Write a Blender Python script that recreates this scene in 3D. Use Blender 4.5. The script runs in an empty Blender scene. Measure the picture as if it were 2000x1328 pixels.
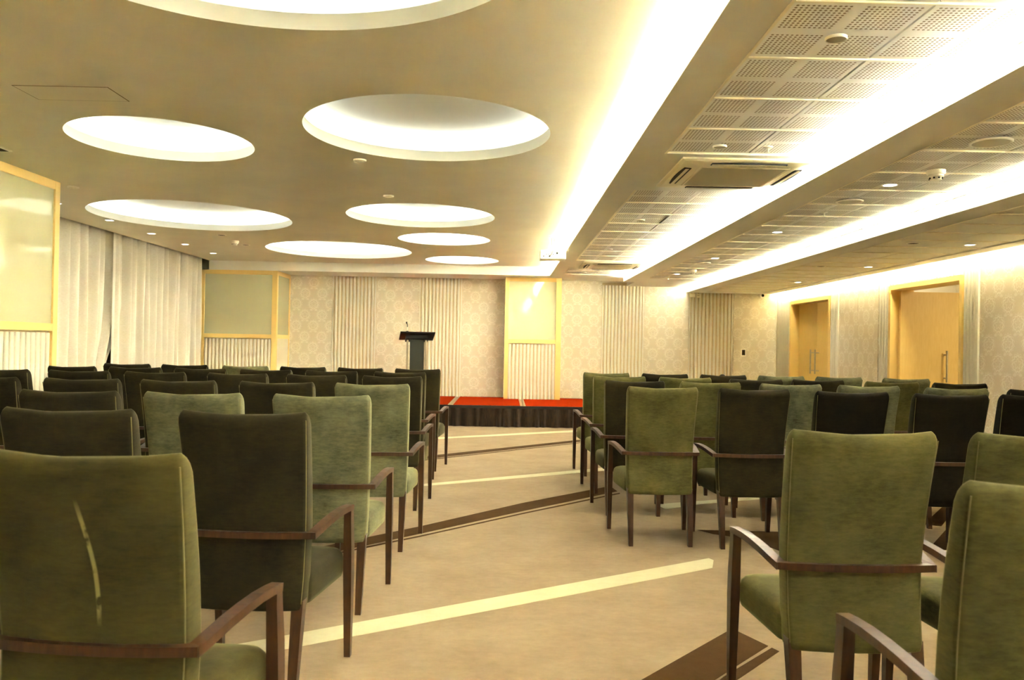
import bpy, bmesh, math, random
from mathutils import Vector, Matrix
random.seed(7)
PI = math.pi
SC = bpy.context.scene
COL = SC.collection

# ------------------------------------------------------------------ camera
def set_camera():
    yaw, pit, rol = .0095, .0079, .0185
    f = Vector((math.sin(yaw)*math.cos(pit), math.cos(yaw)*math.cos(pit), math.sin(pit)))
    r = Vector((math.cos(yaw), -math.sin(yaw), 0)); u = r.cross(f)
    c, s = math.cos(rol), math.sin(rol)
    R = r*c + u*s; U = u*c - r*s
    cd = bpy.data.cameras.new('camera'); cd.sensor_width = 36.0; cd.lens = 1555/2000*36
    cd.clip_start = .05; cd.clip_end = 100
    cd.dof.use_dof = True; cd.dof.focus_distance = 5.0; cd.dof.aperture_fstop = 6.3
    co = bpy.data.objects.new('camera', cd); COL.objects.link(co)
    m = Matrix((R, U, -f)).transposed().to_4x4(); m.translation = Vector((0, 0, 1.3))
    co.matrix_world = m; SC.camera = co
set_camera()

# ------------------------------------------------------------------ light levels and exposure
W = bpy.data.worlds.new('world'); SC.world = W; W.use_nodes = True
W.node_tree.nodes['Background'].inputs[0].default_value = (0, 0, 0, 1)   # closed room, no daylight
W.node_tree.nodes['Background'].inputs[1].default_value = 0
LED_COLOR = (.985, 1.0, .96)
LED_ROUND = [6, 20, 8.5, 18, 32, 17, 30, 32]   # strips in the round recesses (dimmed differently)
LED_COVE = [480.0, 660.0, 360.0]      # strips in the long stepped coves
LED_WALL = 225.0        # wall washer beside the doors
SPOT_W = 34.0          # each lit downlight
SC.view_settings.view_transform = 'Standard'
SC.view_settings.look = 'None'
SC.view_settings.gamma = 1.0
SC.view_settings.use_curve_mapping = False
SC.view_settings.exposure = 0.15
cy = SC.cycles
cy.use_denoising = True; cy.use_light_tree = False
cy.max_bounces = 8; cy.diffuse_bounces = 6; cy.glossy_bounces = 3; cy.transmission_bounces = 3
cy.sample_clamp_indirect = 0.0
cy.use_adaptive_sampling = True; cy.adaptive_threshold = .015
cy.caustics_reflective = False; cy.caustics_refractive = False

# ------------------------------------------------------------------ materials
def lin(c):
    c = c/255.0
    return c/12.92 if c <= .04045 else ((c+.055)/1.055)**2.4
def rgb(r, g, b): return (lin(r), lin(g), lin(b), 1)

class NT:
    def __init__(s, name):
        s.m = bpy.data.materials.new(name); s.m.use_nodes = True
        s.t = s.m.node_tree; s.b = s.t.nodes['Principled BSDF']
    def n(s, typ, **kw):
        x = s.t.nodes.new(typ)
        for k, v in kw.items(): setattr(x, k, v)
        return x
    def put(s, sock, v):
        if isinstance(v, (int, float)): sock.default_value = v
        elif isinstance(v, tuple): sock.default_value = v
        else: s.t.links.new(v, sock)
    def math(s, op, a, b=None, c=None, clamp=False):
        x = s.n('ShaderNodeMath', operation=op); x.use_clamp = clamp
        s.put(x.inputs[0], a)
        if b is not None: s.put(x.inputs[1], b)
        if c is not None: s.put(x.inputs[2], c)
        return x.outputs[0]
    def coords(s, which='Object', scale=(1, 1, 1)):
        tc = s.n('ShaderNodeTexCoord'); mp = s.n('ShaderNodeMapping'); mp.inputs['Scale'].default_value = scale
        s.t.links.new(tc.outputs[which], mp.inputs[0]); return mp.outputs[0]
    def noise(s, vec, scale, detail=3, rough=.5):
        x = s.n('ShaderNodeTexNoise'); x.inputs['Scale'].default_value = scale; x.inputs['Detail'].default_value = detail
        x.inputs['Roughness'].default_value = rough; s.t.links.new(vec, x.inputs['Vector']); return x.outputs['Fac']
    def mix(s, f, a, b):
        x = s.n('ShaderNodeMix', data_type='RGBA'); s.put(x.inputs[0], f); s.put(x.inputs[6], a); s.put(x.inputs[7], b); return x.outputs[2]
    def ramp(s, f, lo, hi):
        x = s.n('ShaderNodeMapRange'); s.put(x.inputs[0], f); x.inputs[1].default_value = lo; x.inputs[2].default_value = hi; return x.outputs[0]
    def bump(s, h, strength, dist):
        x = s.n('ShaderNodeBump'); x.inputs['Strength'].default_value = strength; x.inputs['Distance'].default_value = dist
        s.t.links.new(h, x.inputs['Height']); s.t.links.new(x.outputs[0], s.b.inputs['Normal'])
    def base(s, color, rough=.5, metal=0, spec=.5):
        s.put(s.b.inputs['Base Color'], color); s.put(s.b.inputs['Roughness'], rough); s.put(s.b.inputs['Metallic'], metal)
        s.b.inputs['Specular IOR Level'].default_value = spec
        return s

def plain(name, c, rough=.5, metal=0, spec=.5, grain=0.0, scale=40):
    t = NT(name); c2 = tuple(x*(1-grain) for x in c[:3])+(1,)
    v = t.coords()
    t.base(t.mix(t.noise(v, scale), c2, c) if grain else c, rough, metal, spec)
    return t.m

def plaster(name, c, mott=.07):
    t = NT(name); v = t.coords()
    a = t.noise(v, 1.3, 5, .6); k = t.ramp(a, .35, .65)
    c2 = tuple(x*(1-mott) for x in c[:3])+(1,)
    t.base(t.mix(k, c2, c), .85, 0, .2)
    t.bump(t.noise(v, 120, 2), .06, .002)
    return t.m

def emit(name, color, strength):
    t = NT(name); t.base((.8, .8, .8, 1), .5)
    t.b.inputs['Emission Color'].default_value = tuple(color)+(1,)
    t.b.inputs['Emission Strength'].default_value = strength
    return t.m

def velvet(name, c, c2, streak=False, sheen=.55):
    t = NT(name)
    oi = t.n('ShaderNodeObjectInfo')
    v = t.coords('Object'); vv = t.n('ShaderNodeVectorMath', operation='ADD')
    t.t.links.new(v, vv.inputs[0]); t.t.links.new(oi.outputs['Location'], vv.inputs[1]); v = vv.outputs[0]
    mp = t.n('ShaderNodeMapping'); mp.inputs['Scale'].default_value = (26, 26, 95); t.t.links.new(v, mp.inputs[0])
    fine = t.noise(mp.outputs[0], 1.0, 4, .75)
    big = t.noise(v, 5.5, 4, .6)
    k = t.math('ADD', t.math('MULTIPLY', t.ramp(fine, .3, .7), .42), t.math('MULTIPLY', t.ramp(big, .3, .7), .58))
    col = t.mix(k, c, c2)
    if streak:   # pale rubbed mark down the middle of the back
        sp = t.n('ShaderNodeSeparateXYZ'); tc = t.n('ShaderNodeTexCoord'); t.t.links.new(tc.outputs['Object'], sp.inputs[0])
        x, z = sp.outputs[0], sp.outputs[2]
        wob = t.math('MULTIPLY', t.math('SINE', t.math('MULTIPLY', z, 14.0)), .008)
        xc = t.math('ADD', t.math('ADD', x, wob), t.math('MULTIPLY', z, .10))
        d = t.math('ABSOLUTE', t.math('SUBTRACT', xc, .101))
        near = t.math('SUBTRACT', 1, t.ramp(d, .003, .007), clamp=True)
        zr = t.math('MULTIPLY', t.ramp(z, .655, .70), t.math('SUBTRACT', 1, t.ramp(z, .90, .95)))
        pat = t.ramp(t.noise(v, 30, 2), .35, .5)
        col = t.mix(t.math('MULTIPLY', t.math('MULTIPLY', near, zr), pat), col, rgb(128, 122, 72))
    t.base(col, .9, 0, .15)
    t.b.inputs['Sheen Weight'].default_value = sheen
    t.b.inputs['Sheen Roughness'].default_value = .32
    t.put(t.b.inputs['Sheen Tint'], rgb(205, 200, 140))
    t.bump(fine, .25, .002)
    return t.m

def wood(name, c, c2, rough=.33):
    t = NT(name); v = t.coords('Object', (30, 30, 4))
    t.base(t.mix(t.ramp(t.noise(v, 2.0, 4), .3, .7), c, c2), rough, 0, .38)
    return t.m

def damask(name, axis, base, pat):
    t = NT(name); tc = t.n('ShaderNodeTexCoord'); sp = t.n('ShaderNodeSeparateXYZ'); t.t.links.new(tc.outputs['Object'], sp.inputs[0])
    u = sp.outputs[axis]; z = sp.outputs[2]
    PW, PH = .32, .405
    tot = None
    for off in (0, .5):
        fu = t.math('SUBTRACT', t.math('FRACT', t.math('ADD', t.math('DIVIDE', u, PW), 20.25+off)), .5)
        fz = t.math('SUBTRACT', t.math('FRACT', t.math('ADD', t.math('DIVIDE', z, PH), off)), .5)
        x = t.math('MULTIPLY', fu, PW); y = t.math('MULTIPLY', fz, PH)
        r = t.math('SQRT', t.math('ADD', t.math('MULTIPLY', x, x), t.math('MULTIPLY', y, y)))
        th = t.math('ARCTAN2', x, y)
        c10 = t.math('COSINE', t.math('MULTIPLY', th, 11)); c5 = t.math('COSINE', t.math('MULTIPLY', th, 5))
        r0 = t.math('MULTIPLY_ADD', c10, .006, .078)
        ring = t.math('SUBTRACT', 1, t.ramp(t.math('ABSOLUTE', t.math('SUBTRACT', r, r0)), .004, .010), clamp=True)
        r1 = t.math('MULTIPLY_ADD', c5, .012, .040)
        core = t.math('SUBTRACT', 1, t.ramp(t.math('ABSOLUTE', t.math('SUBTRACT', r, r1)), .004, .010), clamp=True)
        # leaves under each medallion
        yy = t.math('ADD', y, .112); ax = t.math('SUBTRACT', t.math('ABSOLUTE', x), .045)
        lf = t.math('SQRT', t.math('ADD', t.math('MULTIPLY', ax, ax), t.math('MULTIPLY', t.math('MULTIPLY', yy, yy), 3.2)))
        leaf = t.math('SUBTRACT', 1, t.ramp(lf, .018, .034), clamp=True)
        rb = t.math('MULTIPLY_ADD', t.math('COSINE', t.math('MULTIPLY', th, 14)), .009, .098)
        outer = t.math('MULTIPLY', t.math('SUBTRACT', 1, t.ramp(t.math('ABSOLUTE', t.math('SUBTRACT', r, rb)), .003, .008), clamp=True), .6)
        k = t.math('MAXIMUM', t.math('MAXIMUM', ring, outer), t.math('MAXIMUM', t.math('MULTIPLY', core, .7), t.math('MULTIPLY', leaf, .75)))
        tot = k if tot is None else t.math('MAXIMUM', tot, k)
    v = t.coords('Object'); nz = t.ramp(t.noise(v, 60, 3), .25, .75)
    tot = t.math('MULTIPLY', tot, t.math('MULTIPLY_ADD', nz, .5, .5))
    fab = t.noise(t.coords('Object', (90, 90, 260)), 1.0, 2)
    b2 = t.mix(t.ramp(fab, .3, .7), tuple(q*.95 for q in base[:3])+(1,), base)
    t.base(t.mix(tot, b2, pat), t.math('MULTIPLY_ADD', tot, -.3, .72), 0, .35)
    t.bump(tot, .25, .003)
    return t.m

def perforated(name, c):
    t = NT(name); tc = t.n('ShaderNodeTexCoord'); sp = t.n('ShaderNodeSeparateXYZ'); t.t.links.new(tc.outputs['Object'], sp.inputs[0])
    x, y = sp.outputs[0], sp.outputs[1]
    P = .0198
    def axis(q, ctr):
        d = t.math('SUBTRACT', t.math('ABSOLUTE', q), ctr)      # from the quadrant's middle
        inside = t.math('LESS_THAN', t.math('ABSOLUTE', d), P*5.52)
        h = t.math('SUBTRACT', t.math('FRACT', t.math('ADD', t.math('DIVIDE', d, P), 30.5)), .5)
        return inside, t.math('MULTIPLY', h, P)
    ix, hx = axis(x, .131); iy, hy = axis(y, .138)
    r = t.math('SQRT', t.math('ADD', t.math('MULTIPLY', hx, hx), t.math('MULTIPLY', hy, hy)))
    hole = t.math('MULTIPLY', t.math('MULTIPLY', ix, iy), t.math('SUBTRACT', 1, t.ramp(r, .0052, .0064), clamp=True))
    t.base(t.mix(hole, c, rgb(140, 122, 86)), .8, 0, .2)
    t.bump(t.math('SUBTRACT', 1, hole), .6, .004)
    return t.m

def carpet(name, c, c2, sheen=.15, spec=.1):
    t = NT(name); v = t.coords('Object')
    big = t.ramp(t.noise(v, 2.6, 5, .65), .32, .68)
    mid = t.ramp(t.noise(t.coords('Object', (9, 14, 1)), 1.7, 4, .7), .3, .7)
    k = t.math('MULTIPLY_ADD', big, .6, t.math('MULTIPLY', mid, .4))
    t.base(t.mix(k, c2, c), .95, 0, spec)
    t.b.inputs['Sheen Weight'].default_value = sheen
    t.bump(t.noise(v, 380, 2), .35, .004)
    return t.m

def glossy_paint(name, c, rough=.05):
    t = NT(name); t.base(c, .6, 0, .5)
    t.b.inputs['Coat Weight'].default_value = 1.0; t.b.inputs['Coat Roughness'].default_value = rough
    return t.m

def fabric(name, c, c2, scale=(60, 60, 8)):
    t = NT(name); k = t.ramp(t.noise(t.coords('Object', scale), 1.0, 4, .6), .3, .7)
    t.base(t.mix(k, c2, c), .85, 0, .2); t.b.inputs['Sheen Weight'].default_value = .2
    return t.m

M = dict(
    ceil=plaster('ceiling_paint', rgb(228, 220, 198)),
    lip=plaster('recess_paint', rgb(234, 234, 226), .02),
    beam=plaster('beam_paint', rgb(230, 226, 212)),
    tile=perforated('perforated_tile', rgb(234, 230, 216)),
    tile_plain=plaster('plain_tile', rgb(232, 226, 208), .03),
    tbar=plain('grid_metal', rgb(232, 222, 188), .4),
    dark=plain('dark_void', rgb(52, 40, 22), .9),
    black=plain('black_plastic', rgb(20, 17, 11), .6, spec=.3),
    white=plain('white_plastic', rgb(236, 230, 210), .35),
    offwhite=plain('aged_white_plastic', rgb(222, 212, 178), .4),
    grille=plain('grey_grille', rgb(206, 198, 170), .6, grain=.25, scale=300),
    wall=plain('wall_paint', rgb(228, 218, 190), .7, grain=.04),
    dam_b=damask('damask_back', 0, rgb(211, 200, 174), rgb(230, 223, 203)),
    dam_r=damask('damask_right', 1, rgb(214, 202, 176), rgb(230, 223, 204)),
    rib=plain('rib_lacquer', rgb(222, 216, 196), .5, grain=.04, scale=8),
    ribback=plain('rib_backing', rgb(202, 182, 138), .7),
    ribdark=plain('joint_shadow_gap', rgb(132, 110, 70), .8),
    frame=plain('yellow_lacquer', rgb(236, 203, 124), .45, grain=.05, scale=6),
    pane=glossy_paint('back_painted_glass', rgb(192, 187, 146)),
    door=wood('yellow_veneer', rgb(224, 188, 104), rgb(230, 196, 116), .4),
    steel=plain('brushed_steel', rgb(188, 176, 150), .28, 1.0),
    carpet=carpet('beige_carpet', rgb(146, 129, 100), rgb(122, 103, 76), .08),
    cream=carpet('cream_carpet_inlay', rgb(188, 182, 146), rgb(174, 166, 130)),
    brown=carpet('brown_carpet_inlay', rgb(76, 56, 35), rgb(64, 46, 28), 0, .02),
    red=carpet('red_stage_carpet', rgb(150, 46, 15), rgb(142, 41, 13), 0, 0),
    alu=plain('stage_aluminium', rgb(150, 138, 104), .45, .6),
    skirt=fabric('brown_skirt_velvet', rgb(52, 34, 14), rgb(22, 13, 4)),
    curtain=fabric('cream_curtain', rgb(220, 214, 200), rgb(208, 198, 178), (40, 40, 160)),
    wood=wood('walnut', rgb(48, 26, 9), rgb(70, 41, 16), .4),
    velvet=velvet('olive_velvet', rgb(19, 16, 6), rgb(46, 40, 18), sheen=.3),
    velvet_d=velvet('dark_olive_velvet', rgb(10, 8, 3), rgb(30, 25, 11), sheen=.22),
    velvet_l=velvet('pale_green_velvet', rgb(48, 48, 31), rgb(112, 113, 82)),
    velvet_g=velvet('green_velvet', rgb(48, 46, 22), rgb(94, 90, 50)),
    velvet_s=velvet('rubbed_olive_velvet', rgb(38, 34, 14), rgb(70, 64, 30), True),
    piping=plain('piping_cord', rgb(96, 90, 50), .8),
    led_wall=emit('led_strip_wall', (1.0, .92, .70), LED_WALL),
    lens=emit('downlight_lens', (.92, .92, 1.0), 9.0),
    screen=plain('black_glass', rgb(26, 22, 14), .1),
)

# ------------------------------------------------------------------ mesh helpers
class MB:
    def __init__(s): s.v = []; s.f = []
    def box(s, x0, x1, y0, y1, z0, z1):
        n = len(s.v)
        s.v += [(x0, y0, z0), (x1, y0, z0), (x1, y1, z0), (x0, y1, z0), (x0, y0, z1), (x1, y0, z1), (x1, y1, z1), (x0, y1, z1)]
        s.f += [tuple(n+i for i in q) for q in ((0, 3, 2, 1), (4, 5, 6, 7), (0, 1, 5, 4), (1, 2, 6, 5), (2, 3, 7, 6), (3, 0, 4, 7))]
        return s
    def loft(s, rings, caps=True, closed=False):
        n = len(s.v); k = len(rings[0])
        for r in rings: s.v += [tuple(p) for p in r]
        m = len(rings)
        for i in range(m if closed else m-1):
            a = n+i*k; b = n+((i+1) % m)*k
            for j in range(k):
                j2 = (j+1) % k
                s.f.append((a+j, a+j2, b+j2, b+j))
        if caps and not closed:
            s.f.append(tuple(n+j for j in reversed(range(k)))); s.f.append(tuple(n+(m-1)*k+j for j in range(k)))
        return s
    def lathe(s, prof, c=(0, 0, 0), seg=32, axis='z'):
        rings = []
        for r, h in prof:
            ring = []
            for j in range(seg):
                a = 2*PI*j/seg; p = (r*math.cos(a), r*math.sin(a), h)
                if axis == 'y': p = (p[0], p[2], -p[1])
                if axis == 'x': p = (p[2], p[0], p[1])
                ring.append((c[0]+p[0], c[1]+p[1], c[2]+p[2]))
            rings.append(ring)
        return s.loft(rings)
    def tube(s, pts, r, seg=8):
        pts = [Vector(p) for p in pts]; rings = []
        for i, p in enumerate(pts):
            d = (pts[min(i+1, len(pts)-1)]-pts[max(i-1, 0)]).normalized()
            a = d.cross(Vector((0, 0, 1)) if abs(d.z) < .9 else Vector((1, 0, 0))).normalized(); b = a.cross(d)
            rr = r[i] if isinstance(r, (list, tuple)) else r
            rings.append([p+a*rr*math.cos(2*PI*j/seg)+b*rr*math.sin(2*PI*j/seg) for j in range(seg)])
        return s.loft(rings)
    def grid(s, rows):
        n = len(s.v); k = len(rows[0])
        for r in rows: s.v += [tuple(p) for p in r]
        for i in range(len(rows)-1):
            for j in range(k-1):
                a = n+i*k+j; s.f.append((a, a+1, a+k+1, a+k))
        return s
    def mesh(s, name, mat, smooth=False):
        me = bpy.data.meshes.new(name); me.from_pydata([tuple(v) for v in s.v], [], s.f)
        bm = bmesh.new(); bm.from_mesh(me); bmesh.ops.recalc_face_normals(bm, faces=bm.faces); bm.to_mesh(me); bm.free()
        if smooth:
            for p in me.polygons: p.use_smooth = True
            me.set_sharp_from_angle(angle=math.radians(50 if smooth is True else smooth))
        me.materials.append(mat); return me

def link(name, me, parent=None, loc=None):
    o = bpy.data.objects.new(name, me); COL.objects.link(o)
    if parent is not None: o.parent = parent
    if loc is not None: o.location = loc
    return o
def obj(name, mb, mat, parent=None, smooth=False, loc=None): return link(name, mb.mesh(name, mat, smooth), parent, loc)
def empty(name, loc=(0, 0, 0), rz=0, parent=None):
    o = bpy.data.objects.new(name, None); COL.objects.link(o); o.location = loc; o.rotation_euler = (0, 0, rz); o.empty_display_size = .1
    if parent is not None: o.parent = parent
    return o
def struct(o, label=None):
    o['kind'] = 'structure'
    if label: o['label'] = label
    return o
def tag(o, label, cat, group=None):
    o['label'] = label; o['category'] = cat
    if group: o['group'] = group
    return o
def bevel(o, w=.004, seg=2):
    m = o.modifiers.new('bevel', 'BEVEL'); m.width = w; m.segments = seg; m.limit_method = 'ANGLE'; return o

# ------------------------------------------------------------------ room constants
ZL, Z1, Z2, Z3 = 2.72, 2.56, 2.475, 2.375      # left ceiling, three stepped strips
YB = 15.0; YF = -3.0; XL = -5.75; XR = 5.14

# ------------------------------------------------------------------ floor with carpet inlays
floor = struct(obj('floor', MB().box(XL-.2, 7.3, YF-.2, YB+.2, -.1, 0), M['carpet']), 'beige mottled carpet with cream and brown inlaid stripes')
def stripe(pts, mat):
    n = len(pts); mb = MB()
    mb.v = [(x, y, .0015) for x, y in pts]+[(x, y, -.002) for x, y in pts]
    mb.f = [tuple(range(n)), tuple(range(2*n-1, n-1, -1))]+[(i, n+i, n+(i+1) % n, (i+1) % n) for i in range(n)]
    return obj('carpet_stripe', mb, M[mat], floor)
stripe([(-1.32, 3.31), (1.30, 4.965), (1.318, 4.92), (1.265, 4.745), (-1.25, 3.17)], 'cream')
stripe([(-1.6, 6.88), (1.35, 8.80), (1.33, 8.58), (-1.6, 6.79)], 'cream')
stripe([(-1.7, 10.70), (1.8, 12.93), (1.8, 12.66), (-1.7, 10.54)], 'cream')
stripe([(-1.30, 4.92), (-.56, 5.73), (.174, 6.62), (1.02, 7.50), (1.05, 7.235), (.19, 6.32), (-.545, 5.50), (-1.28, 4.70)], 'brown')
stripe([(-1.30, 4.665), (-.547, 5.435), (.19, 6.25), (1.06, 7.16), (1.06, 7.12), (.19, 6.21), (-.547, 5.40), (-1.30, 4.63)], 'brown')
stripe([(-1.5, 8.72), (1.06, 11.20), (1.30, 11.35), (1.30, 11.16), (1.03, 10.95), (-1.5, 8.46)], 'brown')
stripe([(-1.5, 8.40), (1.02, 10.86), (1.3, 11.08), (1.3, 11.03), (1.02, 10.81), (-1.5, 8.35)], 'brown')
stripe([(.30, 2.83), (.565, 3.132), (1.088, 3.719), (1.187, 3.507), (.909, 3.201), (.48, 2.72)], 'brown')
stripe([(.52, 2.69), (.895, 3.168), (1.196, 3.487), (1.215, 3.447), (.923, 3.12), (.56, 2.66)], 'brown')
stripe([(1.295, 6.66), (2.30, 7.10), (2.30, 6.98), (1.68, 6.70), (1.332, 6.455)], 'cream')
stripe([(1.42, 5.74), (2.05, 5.72), (2.35, 5.20), (2.15, 4.7), (1.95, 4.75), (1.80, 5.23), (1.66, 5.52), (1.50, 5.62)], 'brown')
stripe([(2.86, 5.30), (3.35, 5.95), (3.62, 5.90), (3.55, 5.58), (3.18, 5.2)], 'brown')
stripe([(3.22, 6.05), (3.75, 6.75), (3.84, 6.70), (3.33, 6.00)], 'brown')

# ------------------------------------------------------------------ walls
wall_back = struct(obj('wall_back', MB().box(XL-.2, XR+.3, YB+.03, YB+.2, 0, 2.95), M['wall']), 'pale gold back wall of damask and ribbed panels')
wall_left = struct(obj('wall_left', MB().box(XL-.2, XL, YF, YB+.03, 0, 2.95), M['dark']), 'wall behind the curtains, darkness put into its colour')  # dark colour stands in for the darkness seen through the curtain slit
wall_front = struct(obj('wall_front', MB().box(XL-.2, XR+.3, YF-.2, YF, 0, 2.95), M['wall']), 'plain wall behind the viewer')
wall_right = struct(empty('wall_right', (0, 0, 0)), 'pale gold right wall with two doorways')
def wpart(name, *b, mat='wall', par=None): return obj(name, MB().box(*b), M[mat], par or wall_right)
D1 = (12.53, 14.29); D2 = (8.89, 10.60); DTOP = 2.19       # outer edges of the two door frames
wpart('wall_field', XR+.03, XR+.3, D1[1], YB+.03, 0, 2.95)
wpart('wall_field', XR+.03, XR+.3, D2[1], D1[0], 0, 2.95)
wpart('wall_field', XR+.03, XR+.3, YF, D2[0], 0, 2.95)
wpart('wall_field', XR+.03, XR+.3, D1[0], D1[1], DTOP, 2.95)
wpart('wall_field', XR+.03, XR+.3, D2[0], D2[1], DTOP, 2.95)

RIB_W = .0675
_rib_cache = {}
def rib_mesh(h, axis, w=RIB_W):
    """one vertical rounded slat; axis = 'y-' faces the viewer (back wall), 'x-' faces left (right wall), 'x+' faces right (left pier)"""
    key = (round(h, 3), axis, w)
    if key not in _rib_cache:
        hw = w*.33; d = .026
        prof = [(-hw, 0), (-hw, d*.45), (-hw*.72, d*.85), (-hw*.25, d), (hw*.25, d), (hw*.72, d*.85), (hw, d*.45), (hw, 0)]
        rings = []
        for z in (0, h):
            if axis == 'y-': rings.append([(a, -b, z) for a, b in prof])
            elif axis == 'x-': rings.append([(-b, a, z) for a, b in prof])
            else: rings.append([(b, a, z) for a, b in prof])
        _rib_cache[key] = MB().loft(rings).mesh('rib', M['rib'], 40)
    return _rib_cache[key]
def ribs(par, a0, a1, fixed, z0, z1, axis, w=RIB_W):
    n = max(1, round((a1-a0)/w)); st = (a1-a0)/n
    me = rib_mesh(z1-z0, axis, w)
    for i in range(n):
        a = a0+(i+.5)*st
        link('rib', me, par, (a, fixed, z0) if axis == 'y-' else (fixed, a, z0))

def ztop(x):
    return Z1+.02 if x < 2.2 else (Z2+.01 if x < 3.4 else Z3+.01)
edges = [-4.05, -3.25, -2.42, -1.62, -.805, .02, 1.03, 1.83, 2.633, 3.475, 4.318, 5.14]
kinds = 'DRDRD.DRDRD'
for i, k in enumerate(kinds):
    x0, x1 = edges[i], edges[i+1]; zt = ztop((x0+x1)/2)
    if k == 'D':
        obj('damask_panel', MB().box(x0+.004, x1-.004, YB, YB+.03, 0, zt+.05), M['dam_b'], wall_back)
    elif k == 'R':
        p = obj('ribbed_panel', MB().box(x0, x1, YB+.02, YB+.031, 0, zt+.05), M['ribback'], wall_back)
        ribs(p, x0+.035, x1-.04, YB+.02, 0, zt, 'y-')
        obj('edge_trim', MB().box(x1-.035, x1-.006, YB-.012, YB+.03, 0, zt), M['rib'], p)
        obj('edge_trim', MB().box(x0+.004, x0+.026, YB-.004, YB+.03, 0, zt), M['rib'], p)

def pier(name, label, axis, a0, a1, face, back, ztop, ribpitch=RIB_W, st=.08, st2=.08):
    """framed pier: yellow frame, painted glass above, ribs below.  axis 'y-': front at y=face ; 'x+': front at x=face"""
    root = struct(empty(name), label)
    def b(nm, p0, p1, d0, d1, z0, z1, mat, bev=0):
        mb = MB()
        if axis == 'y-': mb.box(p0, p1, face+d0, face+d1, z0, z1)
        else: mb.box(face-d1, face-d0, p0, p1, z0, z1)
        o = obj(nm, mb, M[mat], root)
        if bev: bevel(o, bev)
        return o
    depth = abs(back-face)
    b('core', a0+.01, a1-.01, .045, depth, 0, ztop, 'wall')
    b('frame_stile', a0, a0+st, 0, .05, 0, ztop, 'frame', .003)
    b('frame_stile', a1-st2, a1, 0, .05, 0, ztop, 'frame', .003)
    b('frame_rail', a0+st, a1-st2, 0, .05, ztop-.075, ztop, 'frame', .003)
    b('frame_rail', a0+st, a1-st2, 0, .05, 1.36, 1.43, 'frame', .003)
    b('glass_pane', a0+st, a1-st2, .018, .046, 1.43, ztop-.075, 'pane')
    bk = b('rib_backing', a0+st, a1-st2, .036, .047, 0, 1.36, 'ribback')
    fx = face+.036 if axis == 'y-' else face-.036
    ribs(bk, a0+st, a1-st2, fx, 0, 1.345, axis, ribpitch)
    return root
# pilaster in the middle of the back wall, corner pier, and the long pier on the left
pier('wall_pilaster', 'yellow framed pilaster with glossy glass, middle of back wall', 'y-', .0, 1.03, 14.5, YB+.03, Z1, st=.07, st2=.10)
cp = pier('wall_corner_pier', 'yellow framed corner pier beside the curtains', 'y-', -5.40, -4.04, 14.13, YB+.03, Z1, st=.08, st2=.09)
# side face of the corner pier (towards the stage)
for nm, y0, y1, z0, z1, mat in (('frame_stile', 14.14, 14.20, 0, Z1, 'frame'), ('frame_stile', 14.93, YB, 0, Z1, 'frame'), ('frame_rail', 14.2, 14.93, Z1-.075, Z1, 'frame'),
                                ('frame_rail', 14.2, 14.93, 1.36, 1.43, 'frame'), ('glass_pane', 14.2, 14.93, 1.43, Z1-.075, 'pane'), ('lower_panel', 14.2, 14.93, 0, 1.36, 'wall')):
    d = .012 if mat == 'frame' else .004
    obj(nm, MB().box(-4.052, -4.05+d, y0, y1, z0, z1), M[mat], cp)
lp = pier('wall_left_pier', 'long yellow framed pier with pale glass, left of curtains', 'x+', 4.2, 7.32, -4.09, XL, ZL, ribpitch=.075, st=.08, st2=.075)
pier('wall_left_pier', 'framed pier on the left behind the viewer', 'x+', YF, 4.2, -4.09, XL, ZL, ribpitch=.15, st=.08, st2=.08)

# right wall panels
P = wall_right
def rpanel(y0, y1, z0=0, z1=2.60, trim=None):
    p = obj('ribbed_panel', MB().box(XR+.02, XR+.031, y0, y1, z0, z1), M['ribback'], P)
    ribs(p, y0+.01, y1-.01 if not trim else y1-.01, XR+.02, z0, z1, 'x-')
    return p
rpanel(D1[1], YB-.012)
rpanel(12.25, D1[0]); obj('edge_trim', MB().box(XR-.02, XR+.03, 12.195, 12.245, 0, 2.6), M['rib'], P)
rpanel(D2[1], 10.91)
rpanel(8.625, D2[0]); obj('edge_trim', MB().box(XR-.02, XR+.03, 8.57, 8.62, 0, 2.6), M['rib'], P)
rpanel(D1[0], D1[1], DTOP+.012); rpanel(D2[0], D2[1], DTOP+.012)
for a, b in ((11.55, 12.19), (10.91, 11.542), (7.3, 8.565), (6.0, 7.292), (4.7, 5.992)):
    obj('damask_panel', MB().box(XR, XR+.031, a, b, 0, 2.6), M['dam_r'], P)
obj('plain_panel', MB().box(XR, XR+.031, YF, 4.692, 0, 2.6), M['dam_r'], P)

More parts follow.
